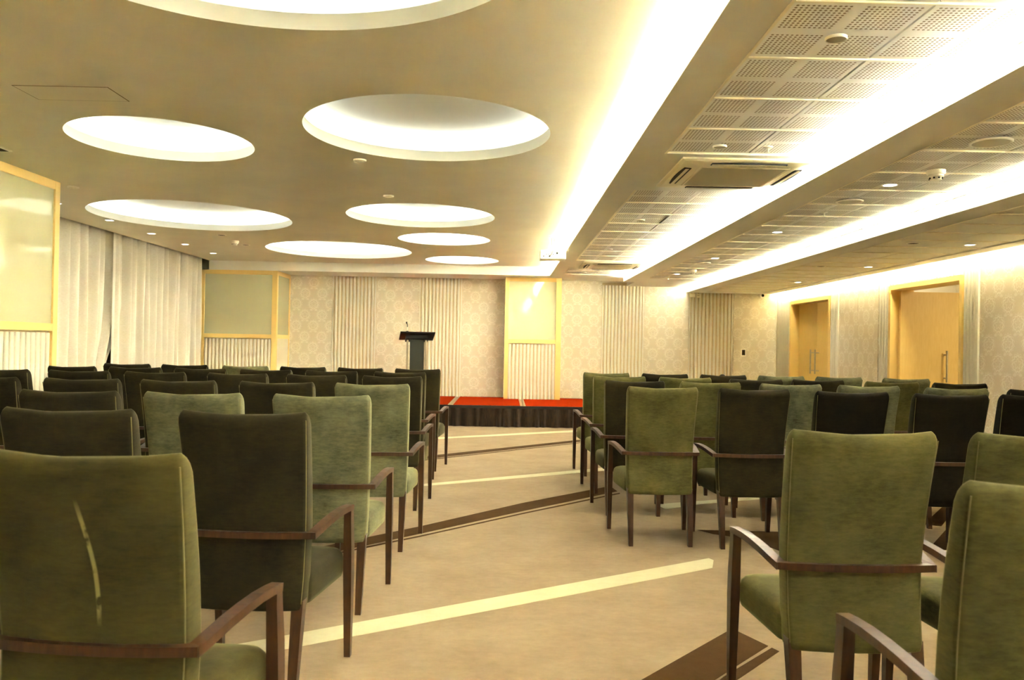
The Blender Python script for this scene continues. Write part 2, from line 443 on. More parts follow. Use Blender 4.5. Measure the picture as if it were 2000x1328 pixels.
# doors
def door_frame(name, y0, y1, depth, label):
    d = struct(empty(name), label)
    obj('jamb', MB().box(XR-.012, XR+depth, y0, y0+.055, 0, DTOP), M['frame'], d)
    obj('jamb', MB().box(XR-.012, XR+depth, y1-.055, y1, 0, DTOP), M['frame'], d)
    obj('head', MB().box(XR-.012, XR+depth, y0+.055, y1-.055, DTOP-.05, DTOP), M['frame'], d)
    return d
def pull(par, p0, p1, stand):     # vertical bar p0..p1 (z), at xyz base, with two stand-offs along vector `stand`
    h = obj('pull_handle', MB().tube([p0, p1], .013, 12), M['steel'], par, True)
    for t in (.13, .87):
        q = Vector(p0).lerp(Vector(p1), t)
        obj('standoff', MB().tube([q, q+Vector(stand)], .008, 8), M['steel'], par, True)
d1 = door_frame('door_1', *D1, .30, 'closed yellow double door with two steel pull handles')
for y0, y1, hy in ((D1[0]+.058, 13.408, 13.30), (13.412, D1[1]-.058, 13.50)):
    lf = obj('door_leaf', MB().box(XR+.14, XR+.185, y0, y1, .008, DTOP-.055), M['door'], d1)
    pull(lf, (XR+.07, hy, .93), (XR+.07, hy, 1.34), (.075, 0, 0))
d2 = door_frame('door_2', *D2, .30, 'yellow door standing open into the corridor, one steel pull handle')
lf = obj('door_leaf', MB().box(XR+.075, XR+.905, 10.44, 10.485, .008, DTOP-.075), M['door'], d2)
pull(lf, (5.80, 10.375, .93), (5.80, 10.375, 1.345), (0, .068, 0))
# corridor behind the open door
cor = struct(empty('wall_corridor'), 'small corridor seen past the open door')
obj('corridor_wall', MB().box(7.0, 7.2, 7.5, 12.4, 0, 2.6), M['wall'], cor)
obj('corridor_end', MB().box(XR+.3, 7.0, 12.3, 12.4, 0, 2.6), M['rib'], cor)
obj('corridor_end', MB().box(XR+.3, 7.0, 7.5, 7.6, 0, 2.6), M['rib'], cor)
obj('corridor_ceiling', MB().box(XR+.3, 7.0, 7.6, 12.3, 2.5, 2.6), M['lip'], cor)
for lx, ly, lw in ((6.1, 11.3, 26), (6.4, 8.7, 30)):  # unseen fill lights, added to brighten the open leaf and the corridor
    cl = bpy.data.lights.new('corridor_fill', 'AREA'); cl.energy = lw; cl.size = .5; cl.color = (1, .92, .75)
    co = bpy.data.objects.new('corridor_fill', cl); COL.objects.link(co); co.location = (lx, ly, 2.48); co.parent = cor

# ------------------------------------------------------------------ ceilings
ceiling = struct(empty('ceiling'), 'stepped plaster ceiling with round light recesses and perforated strips')
CIRC = [(-.884, 2.527, 1.09), (-2.469, 5.708, .625), (-.536, 5.326, .817), (-3.608, 9.192, 1.10), (-2.55, 12.225, 1.095),
        (-.951, 8.823, .817), (-.837, 10.724, .618), (-.731, 13.309, .612)]
def left_slab():
    bm = bmesh.new()
    def loop(pts):
        vs = [bm.verts.new((x, y, ZL)) for x, y in pts]
        for i in range(len(vs)): bm.edges.new((vs[i], vs[(i+1) % len(vs)]))
    loop([(-5.24, YF), (1.08, YF), (1.08, YB+.02), (-5.24, YB+.02)])
    for x, y, r in CIRC: loop([(x+r*math.cos(2*PI*j/96), y+r*math.sin(2*PI*j/96)) for j in range(96)])
    bmesh.ops.triangle_fill(bm, use_beauty=True, use_dissolve=False, edges=bm.edges[:])
    me = bpy.data.meshes.new('plaster_field'); bm.to_mesh(me); bm.free()
    me.materials.append(M['ceil']); return link('plaster_field', me, ceiling)
left_slab()
obj('curtain_pocket', MB().box(XL, -5.24, YF, YB, 2.86, 2.90), M['ceil'], ceiling)
obj('pocket_face', MB().box(-5.245, -5.235, YF, YB, ZL+.001, 2.86), M['ceil'], ceiling)
for ci, (x, y, r) in enumerate(CIRC):
    L = .075; D = .13; H = .21
    mb = MB(); seg = 96
    prof = [(r, ZL), (r, ZL+L), (r+D, ZL+L-.012), (r+D+.01, ZL+H), (r*.5, ZL+H+.012), (.02, ZL+H+.015)]
    rings = [[(x+q*math.cos(2*PI*j/seg), y+q*math.sin(2*PI*j/seg), z) for j in range(seg)] for q, z in prof]
    mb.loft(rings, caps=False); mb.f.append(tuple(len(mb.v)-seg+j for j in range(seg)))
    rc = obj('round_recess', mb, M['lip'], ceiling, 35)
    q0, q1, z0, z1 = r+.035, r+.075, ZL+L-.006, ZL+L+.004
    rings = [[(x+q*math.cos(2*PI*j/36), y+q*math.sin(2*PI*j/36), z) for j in range(36)] for q, z in ((q0, z1), (q1, z1))]
    obj('light_strip', MB().loft(rings, caps=False), emit('led_strip_round', LED_COLOR, LED_ROUND[ci]), rc)

# soffit along the back wall
s = obj('back_soffit', MB().box(-5.235, .789, 14.10, YB+.03, Z1, ZL+.05), M['beam'], ceiling)
# stepped strips: lip of each strip hides an LED strip that washes the strip above
sec1 = empty('ceiling_strip', parent=ceiling); sec2 = empty('ceiling_strip', parent=ceiling); sec3 = empty('ceiling_strip', parent=ceiling)
T = .012      # tiles sit this far above the border plaster
def border(par, x0, x1, y0, y1, z): obj('plaster_border', MB().box(x0, x1, y0, y1, z, z+.035), M['beam'], par)
_tile = {}
def tiles(par, xs, ys, z, mat='tile'):
    for i in range(len(ys)-1):
        for j in range(len(xs)-1):
            w, d = xs[j+1]-xs[j]-.012, ys[i+1]-ys[i]-.010
            k = (round(w, 3), round(d, 3), mat)
            if k not in _tile: _tile[k] = MB().box(-w/2, w/2, -d/2, d/2, 0, .012).mesh('ceiling_tile', M[mat])
            link('ceiling_tile', _tile[k], par, ((xs[j]+xs[j+1])/2, (ys[i]+ys[i+1])/2, z+T+random.uniform(-.0015, .0015)))
    for i in range(len(ys)):
        obj('grid_bar', MB().box(xs[0]-.004, xs[-1], ys[i]-.0055, ys[i]+.0055, z+.004, z+T+.01), M['tbar'], par)
    obj('grid_angle', MB().box(xs[0]-.010, xs[0]+.004, ys[0], ys[-1], z-.002, z+T+.01), M['tbar'], par)
    obj('grid_back', MB().box(xs[0], xs[-1], ys[0], ys[-1], z+.030, z+.036), M['dark'], par)
def seq(a, st, n): return [a+st*i for i in range(n)]
# strip 1
XA = [1.02, 1.548, 2.076]
A = seq(5.11-.563*8, .563, 9); B = seq(6.32, .579, 10); Cc = seq(12.62, .56, 3)
border(sec1, .789, 1.02, YF, YB+.03, Z1); border(sec1, 2.076, 2.30, YF, YB+.03, Z1)
for a, b in ((YF, A[0]), (A[-1], B[0]), (B[-1], Cc[0]), (Cc[-1], YB+.03)): border(sec1, 1.02, 2.076, a, b, Z1)
tiles(sec1, XA, A, Z1); tiles(sec1, XA, B, Z1); tiles(sec1, XA, Cc, Z1)
# strip 2
X2 = [2.385, 2.915, 3.40]
R2 = seq(4.02-.578*6, .578, 23)
border(sec2, 2.08, 2.385, YF, 14.03, Z2); border(sec2, 2.29, 2.385, 14.03, YB+.03, Z2); border(sec2, 3.40, 3.62, YF, YB+.03, Z2)
for a, b in ((YF, R2[0]), (R2[-1], YB+.03)): border(sec2, 2.385, 3.40, a, b, Z2)
tiles(sec2, X2, R2, Z2)
# strip 3
X3 = [3.70, 4.265, 4.83]
R3 = seq(8.057-.5*15, .5, 29)
border(sec3, 3.41, 3.70, YF, YB+.03, Z3); border(sec3, 4.83, 5.02, YF, YB+.03, Z3)
for a, b in ((YF, R3[0]), (R3[-1], YB+.03)): border(sec3, 3.70, 4.83, a, b, Z3)
tiles(sec3, X3, R3, Z3, 'tile_plain')
# lips and LED strips
def cove(par, x, z, h, y1, xb, zt, power):
    obj('cove_lip', MB().box(x, x+.018, YF, y1, z+.035, z+h), M['beam'], par)
    obj('cove_back', MB().box(xb, xb+.02, YF, YB, z+.03, zt), M['lip'], par)
    obj('light_strip', MB().box(x+.05, x+.085, YF+.2, y1-.05, z+.037, z+.047), emit('led_strip_cove', LED_COLOR, power), par)
cove(sec1, .789, Z1, .075, YB, 1.06, ZL, LED_COVE[0])
cove(sec2, 2.08, Z2, .048, 14.03, 2.29, Z1+.002, LED_COVE[1])
cove(sec3, 3.41, Z3, .058, YB, 3.60, Z2+.002, LED_COVE[2])
obj('cove_end', MB().box(2.08, 2.30, 14.015, 14.03, Z2+.03, Z1), M['beam'], sec2)
# wall washer pocket beside the right wall
obj('pocket_top', MB().box(4.80, XR+.05, YF, YB+.03, 2.60, 2.64), M['lip'], sec3)
obj('pocket_back', MB().box(4.80, 4.82, YF, YB+.03, Z3+.035, 2.60), M['lip'], sec3)
obj('light_strip', MB().box(4.93, 4.97, YF+.2, YB-.05, Z3+.04, Z3+.055), M['led_wall'], sec3)
obj('structural_deck', MB().box(XL-.2, XR+.35, YF-.2, YB+.2, 2.955, 3.0), M['dark'], ceiling)
# access hatch in the plaster
hp = obj('access_hatch', MB().box(-2.80, -2.27, 4.51, 4.76, ZL-.002, ZL+.004), M['ceil'], ceiling)
for q in ((-2.806, -2.80, 4.504, 4.766), (-2.27, -2.264, 4.504, 4.766), (-2.80, -2.27, 4.504, 4.51), (-2.80, -2.27, 4.76, 4.766)):
    obj('hatch_joint', MB().box(*q, ZL-.0012, ZL+.003), M['ribdark'], hp)

# ------------------------------------------------------------------ ceiling fittings
def spot(par, x, y, z, w=SPOT_W):
    l = bpy.data.lights.new('downlight_lamp', 'SPOT'); l.energy = w; l.spot_size = math.radians(110); l.spot_blend = .8
    l.color = (1, .92, .78); l.shadow_soft_size = .05
    o = bpy.data.objects.new('downlight_lamp', l); COL.objects.link(o); o.location = (x, y, z); o.parent = par
_dl = {}
def downlight(x, y, z, label, lit=True, r=.045, group=None):
    t = empty('downlight', (x, y, z)); tag(t, label, 'downlight', group)
    k = (r, lit)
    if k not in _dl:
        ring = MB().lathe([(r+.012, 0), (r+.012, -.004), (r+.006, -.006), (r, -.004), (r, .002)], seg=28).mesh('trim_ring', M['white'], 40)
        lens = MB().lathe([(r, -.002), (r*.6, -.0045), (.002, -.0055)], seg=24).mesh('lens', M['lens' if lit else 'dark'], 60)
        _dl[k] = (ring, lens)
    link('trim_ring', _dl[k][0], t); link('lens', _dl[k][1], t)
    if lit: spot(t, 0, 0, -.02)
    return t
G = 'lit downlights over the curtain side'
for y, lab in ((8.43, 'lit downlight nearest the left glass pier, half hidden by its frame'), (9.564, 'lit downlight above the curtains, second from the glass pier'), (10.691, 'lit downlight above the curtains, third from the glass pier'),
               (11.815, 'lit downlight above the curtains, second from the back corner'), (12.951, 'lit downlight above the curtains, nearest the back corner')):
    downlight(-4.75, y, ZL, lab, group=G)
G = 'lit downlights in the middle perforated strip'
for y, lab in ((5.521, 'lit downlight in the middle tiled strip, between smoke detector and speaker'), (7.814, 'lit downlight in the middle tiled strip, second from the camera'),
               (10.14, 'lit downlight in the middle tiled strip, third from the camera'), (12.381, 'lit downlight in the middle tiled strip, nearest the back wall')):
    downlight(2.67, y, Z2, lab, group=G)
G = 'lit downlights in the strip beside the doors'
for y, lab in ((7.728, 'lit downlight beside the door wall, nearest the camera'), (9.897, 'lit downlight beside the door wall, above the open door'), (12.275, 'lit downlight beside the door wall, nearest the closed door')):
    downlight(4.53, y, Z3, lab, group=G)
for x, y, z, lab in ((3.96, 7.70, Z3, 'unlit dark downlight in the strip beside the doors, nearer one'), (3.95, 9.94, Z3, 'unlit dark downlight in the strip beside the doors, farther one'),
                     (-3.82, 10.706, ZL, 'unlit dark downlight on the left ceiling, before the smoke detector'), (-3.83, 11.732, ZL, 'unlit dark downlight on the left ceiling, past the smoke detector')):
    downlight(x, y, z, lab, lit=False, r=.05)

def disc(name, x, y, z, r, label, cat, grp=None, h=.012, cov='grille'):
    t = empty(name, (x, y, z)); tag(t, label, cat, grp)
    obj('rim', MB().lathe([(r, 0), (r, -h*.6), (r*.94, -h), (r*.86, -h*.8), (r*.86, 0)], seg=36), M['white'], t, 40)
    obj('cover', MB().lathe([(r*.87, -h*.7), (r*.5, -h*.95), (.002, -h)], seg=36), M[cov], t, 60)
G = 'round sprinkler covers'
for x, y, z, lab in ((1.305, 3.165, Z1, 'round sprinkler cover in the first tiled strip, nearest the camera'), (1.307, 4.892, Z1, 'round sprinkler cover just before the near air conditioner'),
                  (1.307, 7.757, Z1, 'round sprinkler cover in the first tiled strip, past the near air conditioner'), (1.31, 10.09, Z1, 'round sprinkler cover just before the far air conditioner'), (1.31, 13.3, Z1, 'round sprinkler cover past the far air conditioner'),
                  (-1.143, 6.156, ZL, 'small round cover on the plaster ceiling beside the nearer middle recess'), (-1.134, 7.62, ZL, 'small round cover on the plaster ceiling between the two middle recesses'),
                  (-1.151, 11.732, ZL, 'small round cover on the plaster between the two smallest recesses'), (-4.068, 7.491, ZL, 'small round cover on the plaster beside the left glass pier')):
    disc('sprinkler_cover', x, y, z, .043 if z == Z1 else .05, lab, 'sprinkler cover', G, cov='grille' if z == Z1 else 'offwhite')
G = 'round ceiling speakers'
for y, r, lab in ((4.353, .108, 'round ceiling speaker in the middle tiled strip, nearest the camera'), (6.148, .10, 'round ceiling speaker in the middle tiled strip, second from the camera'), (10.702, .10, 'round ceiling speaker in the middle tiled strip, farthest one')):
    disc('ceiling_speaker', 2.66, y, Z2, r, lab, 'speaker', G, .010)
def smoke(x, y, z, lab):
    t = empty('smoke_detector', (x, y, z)); tag(t, lab, 'smoke detector', 'smoke detectors')
    obj('base', MB().lathe([(.055, 0), (.055, -.022), (.050, -.028)], seg=32), M['white'], t, 40)
    obj('cup', MB().lathe([(.046, -.027), (.046, -.040), (.038, -.046), (.034, -.062), (.020, -.066), (.002, -.066)], seg=32), M['white'], t, 40)
    for k in range(8):
        a = k*PI/4; c, s_ = math.cos(a), math.sin(a)
        obj('vent_slot', MB().lathe([(.006, -.005), (.006, .005)], (.037*c, .037*s_, -.052), 8), M['black'], t)
smoke(2.741, 5.06, Z2, 'white smoke detector in the middle tiled strip, nearer the camera')
smoke(2.761, 11.69, Z2, 'white smoke detector in the middle tiled strip, near the back wall')
smoke(-3.833, 11.278, ZL, 'white smoke detector on the plaster ceiling by the curtains')
def sprinkler(x, y, z, lab):
    t = empty('sprinkler', (x, y, z)); tag(t, lab, 'sprinkler')
    obj('rosette', MB().lathe([(.03, 0), (.03, -.004), (.012, -.012), (.002, -.012)], seg=20), M['white'], t, 40)
    obj('head', MB().lathe([(.006, -.01), (.006, -.035), (.016, -.037), (.016, -.040), (.002, -.040)], seg=16), M['white'], t, 40)
sprinkler(1.605, 4.892, Z1, 'small pendant sprinkler beside the near air conditioner')
sprinkler(2.663, 6.646, Z2, 'small pendant sprinkler in the middle tiled strip')
sprinkler(2.647, 12.934, Z2, 'small pendant sprinkler in the middle tiled strip near the back wall')
t = empty('air_slot', (-3.83, 6.0, ZL)); tag(t, 'narrow white air slot on the ceiling beside the left pier', 'air vent')
obj('slot_frame', MB().box(-.05, .05, -.10, .10, -.008, 0), M['white'], t); obj('slot', MB().box(-.03, .03, -.085, .085, -.0095, -.006), M['dark'], t)

def cassette(y0, y1, lab):
    t = empty('air_conditioner', (1.60, (y0+y1)/2, Z1-.002)); tag(t, lab, 'air conditioner', 'ceiling cassette air conditioners')
    h = .455; g = .285
    # panel as sloped frame from outer square to the intake grille
    mb = MB()
    def sq(a, z): return [(-a, -a, z), (a, -a, z), (a, a, z), (-a, a, z)]
    mb.loft([sq(h, 0), sq(h, -.012), sq(h-.02, -.020), sq(g+.02, -.030), sq(g+.02, -.024)], caps=False)
    obj('panel', mb, M['offwhite'], t)
    gr = obj('intake_grille', MB().loft([sq(g+.02, -.026), sq(g+.012, -.034), sq(g, -.032)], caps=False), M['offwhite'], t)
    obj('filter', MB().box(-g, g, -g, g, -.031, -.025), M['grille'], gr)
    for k in range(4):
        a = k*PI/2
        def rot(mbx):
            c, s_ = math.cos(a), math.sin(a); mbx.v = [(x*c-y*s_, x*s_+y*c, z) for x, y, z in mbx.v]; return mbx
        c0 = (h+g)/2+.008
        v = MB(); n = 13
        top = [(-.25+.5*i/(n-1), c0+.022+.012*math.sin(PI*i/(n-1))) for i in range(n)]; bot = [(x, c0-.026) for x, y in reversed(top)]
        v.loft([[(x, y, -.0305) for x, y in top+bot], [(x, y, -.022) for x, y in top+bot]])
        sl = obj('air_slot', rot(v), M['black'], t)
        obj('louvre_vane', rot(MB().loft([[(-.245, c0-.010, -.034), (.245, c0-.010, -.034), (.245, c0+.012, -.033), (-.245, c0+.012, -.033)], [(-.245, c0-.010, -.031), (.245, c0-.010, -.031), (.245, c0+.012, -.0295), (-.245, c0+.012, -.0295)]])), M['offwhite'], sl)
cassette(5.175, 6.09, 'square ceiling air conditioner nearer the camera, between the tile blocks')
cassette(11.60, 12.51, 'square ceiling air conditioner near the back wall')

# projector hanging at the cove
t = empty('projector', (.60, 10.25, 2.42)); tag(t, 'white projector hanging from the ceiling beside the long cove', 'projector')
bevel(obj('body', MB().box(-.165, .165, -.13, .13, 0, .115), M['white'], t), .012, 3)
obj('rear_panel', MB().box(-.145, .145, -.134, -.128, .018, .10), M['offwhite'], t)
for x, z, r in ((-.12, .035, .008), (-.085, .06, .006), (-.06, .06, .006), (-.045, .035, .012), (.0, .06, .007), (.05, .075, .013), (-.025, .085, .006)):
    obj('port', MB().lathe([(r, .004), (r, -.004), (r*.6, -.006)], (x, -.134, z), 12, 'y'), M['black'], t)
obj('mount_plate', MB().box(-.08, .08, -.08, .08, .115, .127), M['white'], t)
obj('mount_pole', MB().tube([(0, 0, .12), (0, 0, .30)], .022, 14), M['white'], t, True)
obj('ceiling_plate', MB().lathe([(.06, .30), (.06, .288), (.03, .280)], seg=20), M['white'], t, 40)
obj('cable', MB().tube([(-.045, -.14, .035), (-.02, -.17, .06), (.0, -.15, .12), (.012, -.06, .18), (.01, -.03, .295)], .0045, 6), M['black'], t, True)
obj('cable', MB().tube([(.05, -.14, .075), (.045, -.165, .10), (.03, -.12, .16), (.018, -.04, .22), (.014, -.028, .295)], .004, 6), M['black'], t, True)

# ------------------------------------------------------------------ back wall fittings
def wallthing(name, lab, cat, x, z): 
    e = empty(name, (x, YB-.01, z)); return tag(e, lab, cat)
t = wallthing('junction_box', 'wider white junction box high on the back wall', 'junction box', 3.52, 2.32)
bevel(obj('housing', MB().box(-.06, .06, -.04, .0, -.036, .036), M['offwhite'], t), .004); obj('lid', MB().box(-.045, .045, -.045, -.039, -.024, .024), M['white'], t)
t = wallthing('wall_socket', 'small white socket box beside the junction box on the back wall', 'socket', 3.635, 2.315)
bevel(obj('housing', MB().box(-.036, .036, -.03, .0, -.036, .036), M['offwhite'], t), .004)
for x in (-.012, .012): obj('socket_hole', MB().lathe([(.006, .002), (.006, -.002)], (x, -.031, .004), 10, 'y'), M['black'], t)
t = wallthing('security_camera', 'small white security camera under the ceiling by the right corner', 'camera', 4.836, 2.345)
obj('bracket', MB().box(-.03, .03, -.05, .0, .0, .028), M['white'], t); obj('shell', MB().lathe([(.034, 0), (.036, -.05), (.030, -.075)], (0, -.02, -.005), 20, 'y'), M['white'], t, 40)
obj('lens_window', MB().lathe([(.027, -.092), (.020, -.10), (.002, -.104)], (0, -.004, -.005), 18, 'y'), M['black'], t, 40)
t = wallthing('wall_controller', 'white wall controller with black screen on the damask panel', 'controller', 4.513, 1.262)
bevel(obj('bezel', MB().box(-.046, .046, -.014, .01, -.072, .072), M['white'], t), .006, 3); obj('screen', MB().box(-.030, .030, -.017, -.012, -.050, .052), M['screen'], t)

# ------------------------------------------------------------------ curtains
def curtain(y0, y1, lab, seed, slit_side):
    rnd = random.Random(seed); ph = 0; n = 520; rows = []; fold = []
    a = [rnd.uniform(.75, 1.3) for _ in range(60)]
    pos = 0; phs = []
    for i in range(n+1):
        y = y0+(y1-y0)*i/n; k = int((y-y0)/.23) % 60
        pos += (y1-y0)/n*2*PI/(.23*a[k]); phs.append(pos)
    zs = [.02, .35, .7, 1.05, 1.4, 1.75, 2.1, 2.45, 2.70, 2.80]
    for z in zs:
        row = []
        for i in range(n+1):
            y = y0+(y1-y0)*i/n; t_ = (z/2.8)
            drift = .035*math.sin(3.1*y+seed)*(1-t_)
            amp = (.042+.035*math.sin(1.7*phs[i]*.13+seed)**2)
            q_ = phs[i]+.4*math.sin(2*y); x = -5.36+amp*math.sin(q_+.85*math.sin(q_))+.014*math.sin(2.7*phs[i]+z*1.3)+.006*math.sin(9*z+phs[i]*.5)*(1-t_)
            yy = y+drift
            if slit_side == 1:      # this panel's far edge is pulled aside low down
                w = max(0, (y-(y1-1.3))/1.3); g = min(1, max(0, (1.62-z)/.80)); yy = y+drift*(1-w)-w*w*(.42*g+.22*g*g); x -= .05*w
            if slit_side == -1:
                w = max(0, ((y0+.3)-y)/.3); yy = y+drift*(1-w); x = x*(1-w)+(-5.30)*w
            row.append((x, yy, z))
        rows.append(row)
    o = obj('curtain', MB().grid(rows), M['curtain'], None, True)
    sm = o.modifiers.new('thickness', 'SOLIDIFY'); sm.thickness = .004
    tag(o, lab, 'curtain', 'full-height cream curtains')
curtain(7.0, 11.25, 'long cream pleated curtain between the glass pier and the slit', 3, 1)
curtain(10.78, 13.95, 'long cream pleated curtain between the slit and the back corner', 8, -1)
t = struct(empty('wall_curtain_rail'), 'curtain track inside the ceiling pocket')
obj('track', MB().box(-5.38, -5.34, 6.9, 14.1, 2.80, 2.84), M['white'], t)

# ------------------------------------------------------------------ stage
st = empty('stage', (0, 12.86, 0)); tag(st, 'low red carpeted stage platform with brown pleated skirt', 'stage')
SZ = .34; mods = [-3.21, -2.03, -.855, .32, 1.52]
for a, b in zip(mods[:-1], mods[1:]):
    dk = obj('deck_module', MB().box(a+.003, b-.003, 0, 2.10, SZ-.06, SZ-.004), M['alu'], st)
    obj('red_carpet', MB().box(a+.045, b-.045, .03, 2.10, SZ-.006, SZ+.002), M['red'], dk)
    for x in (a+.09, b-.09):
        for y in (.12, 1.98): obj('leg', MB().box(x-.02, x+.02, y-.02, y+.02, 0, SZ-.06), M['alu'], dk)
obj('edge_rail', MB().box(mods[0], mods[-1], -.022, -.002, SZ-.055, SZ-.002), M['black'], st)
rnd = random.Random(5); rows = []; xs = [mods[0]+i*.0105 for i in range(int((mods[-1]-mods[0])/.0105)+1)]
am = [rnd.uniform(.4, 1.4) for _ in range(200)]; fq = [rnd.uniform(-1, 1) for _ in range(200)]
for z in (.0, .03, .07, .12, .17, .22, .265, .29):
    row = []
    for x in xs:
        k = (x-mods[0])/.17; i = int(k); f_ = k-i; aa = am[i]*(1-f_)+am[i+1]*f_; ff = fq[i]*(1-f_)+fq[i+1]*f_
        g = 1-z/.29
        row.append((x+.012*ff*g, -.030-.024*aa*(.5+.7*g)*(1+math.sin(x*40+ff*2.6+g*.9*ff))-.012*g, z+.004))
    rows.append(row)
obj('skirt', MB().grid(rows), M['skirt'], st, True)
rows = [[(mods[-1]+.02+.012*math.sin(y*44), y, z) for y in [i*.0125 for i in range(170)]] for z in (.004, .1, .2, .29)]
obj('skirt', MB().grid(rows), M['skirt'], st, True)

# lectern on the stage
t = empty('lectern', (-1.49, 13.55, SZ+.003), .18); tag(t, 'black lectern with chrome posts standing on the stage', 'lectern')
bevel(obj('base', MB().box(-.26, .26, -.20, .20, 0, .03), M['black'], t), .006)
mb = MB(); n = 9; rings = []
for k in range(n):
    z = .03+1.07*k/(n-1); bow = -.07*math.sin(PI*k/(n-1)*.9)-.03; hw = .118
    rings.append([(-hw, bow, z), (hw, bow, z), (hw, bow+.02, z), (-hw, bow+.02, z)])
obj('front_panel', MB().loft(rings), plain('lectern_panel', rgb(28, 29, 15), .6, spec=.3), t, 40)
for x in (-.155, .155):
    obj('post', MB().tube([(x, .02, .03), (x, .02, 1.13)], .017, 14), M['steel'], t, True)
tp = MB().loft([[(-.29, -.26, 1.15), (.29, -.26, 1.15), (.29, .20, 1.03), (-.29, .20, 1.03)], [(-.29, -.26, 1.172), (.29, -.26, 1.172), (.29, .20, 1.052), (-.29, .20, 1.052)]])
bevel(obj('top_board', tp, M['black'], t), .004)
obj('under_box', MB().loft([[(-.19, -.12, 1.06), (.19, -.12, 1.06), (.19, .14, 1.0), (-.19, .14, 1.0)], [(-.19, -.12, 1.12), (.19, -.12, 1.12), (.19, .14, 1.05), (-.19, .14, 1.05)]]), M['black'], t)
t = empty('microphone', (-1.625, 13.32, SZ+1.165)); tag(t, 'small gooseneck microphone on the lectern', 'microphone')
obj('base', MB().lathe([(.022, -.02), (.022, .012), (.012, .02)], seg=16), M['black'], t, 40)
obj('neck', MB().tube([(0, 0, .01), (0, 0, .085)], .009, 10), M['white'], t, True)
obj('gooseneck', MB().tube([(0, 0, .08), (0, .005, .12), (-.012, .01, .15)], .006, 8), M['black'], t, True)
obj('capsule', MB().lathe([(.004, .140), (.011, .150), (.011, .168), (.004, .174)], (-.016, .01, 0), 12), M['black'], t, 50)
t = empty('name_card', (-1.50, 13.33, SZ+1.160), .18); tag(t, 'tiny white folded card on the lectern edge', 'card')
obj('leaf', MB().loft([[(-.02, -.012, 0), (.02, -.012, 0), (.02, -.010, 0), (-.02, -.010, 0)], [(-.02, -.001, .022), (.02, -.001, .022), (.02, .001, .022), (-.02, .001, .022)]]), M['white'], t)
obj('leaf', MB().loft([[(-.02, .010, 0), (.02, .010, 0), (.02, .012, 0), (-.02, .012, 0)], [(-.02, -.001, .022), (.02, -.001, .022), (.02, .001, .022), (-.02, .001, .022)]]), M['white'], t)

# black things half hidden behind the right block
t = empty('microphone_stand', (2.60, 9.45, 0)); tag(t, 'black ball-topped stand peeking over the chairs by the back wall', 'stand')
obj('foot', MB().lathe([(.13, 0), (.13, .012), (.03, .022), (.012, .03)], seg=24), M['black'], t, 40)
obj('pole', MB().tube([(0, 0, .02), (0, 0, .94)], .010, 10), M['black'], t, True)
obj('ball', MB().lathe([(.006, .93), (.026, .938), (.038, .958), (.040, .975), (.034, .997), (.020, 1.010), (.002, 1.014)], seg=20), M['black'], t, True)
t = empty('equipment_case', (2.93, 9.5, 0)); tag(t, 'black equipment case just showing between the chair backs', 'case')
bevel(obj('body', MB().box(-.16, .08, -.2, .2, .03, .88), M['black'], t), .012); bevel(obj('lid', MB().box(-.165, .085, -.205, .205, .882, .945), M['black'], t), .012)
for x in (-.12, .04):
    for y in (-.16, .16): obj('caster', MB().lathe([(.02, -.012), (.02, .012)], (x, y, .02), 12, 'x'), M['black'], t)

# ------------------------------------------------------------------ armchairs
def rrect(hw, y0, y1, rad, n=4):
    """rounded rectangle ring, counter-clockwise from the rear left"""
    out = []
    for cx, cy, a0 in ((-hw+rad, y0+rad, PI), (hw-rad, y0+rad, 1.5*PI), (hw-rad, y1-rad, 0), (-hw+rad, y1-rad, .5*PI)):
        for k in range(n+1):
            a = a0+k*(PI/2)/n; out.append((cx+rad*math.cos(a), cy+rad*math.sin(a)))
    # add points along the long rear and front edges
    res = []
    m = len(out)
    for i, p in enumerate(out):
        res.append(p); q = out[(i+1) % m]
        if abs(q[0]-p[0]) > hw:
            for k in range(1, 8): res.append((p[0]+(q[0]-p[0])*k/8, p[1]+(q[1]-p[1])*k/8))
    return res
def interp(tab, z):
    for (a, b), (c, d) in zip(tab[:-1], tab[1:]):
        if z <= c: return b+(d-b)*(z-a)/(c-a)
    return tab[-1][1]
REAR = [(.33, -.225), (.45, -.205), (.60, -.196), (.75, -.212), (.90, -.240), (1.06, -.275)]
FRONT = [(.33, -.135), (.45, -.118), (.60, -.110), (.75, -.130), (.90, -.168), (1.06, -.215)]
HALF = [(.33, .216), (.45, .219), (.60, .221), (.80, .227), (1.06, .237)]
def back_rings():
    rings = []
    for z, ins in ((.335, .012), (.340, .004), (.36, 0), (.45, 0), (.53, 0), (.61, 0), (.70, 0), (.79, 0), (.88, 0), (.96, 0), (1.005, 0), (1.026, .004), (1.040, .011), (1.048, .020), (1.052, .029)):
        y0, y1 = interp(REAR, z)+ins, interp(FRONT, z)-ins*.9
        hw = interp(HALF, z)-ins*.55
        ring = []
        for x, y in rrect(hw, y0, y1, min(.014, (y1-y0)/2-.001)):
            q = 1-(x/hw)**2
            ring.append((x, y-.022*q, z-.013*q*max(0, (z-.75)/.3)))
        rings.append(ring)
    return rings
BACK = MB().loft(back_rings()).mesh('backrest', M['velvet'], 60)
def edge_pts(side):
    pts = []
    for z in (.36, .45, .53, .61, .70, .79, .88, .96, 1.005, 1.024):
        pts.append((side*(interp(HALF, z)-.004), interp(REAR, z)+.004, z))
    return pts
PIPE = [MB().tube(edge_pts(sd), .002, 5).mesh('piping', M['piping'], True) for sd in (-1, 1)]
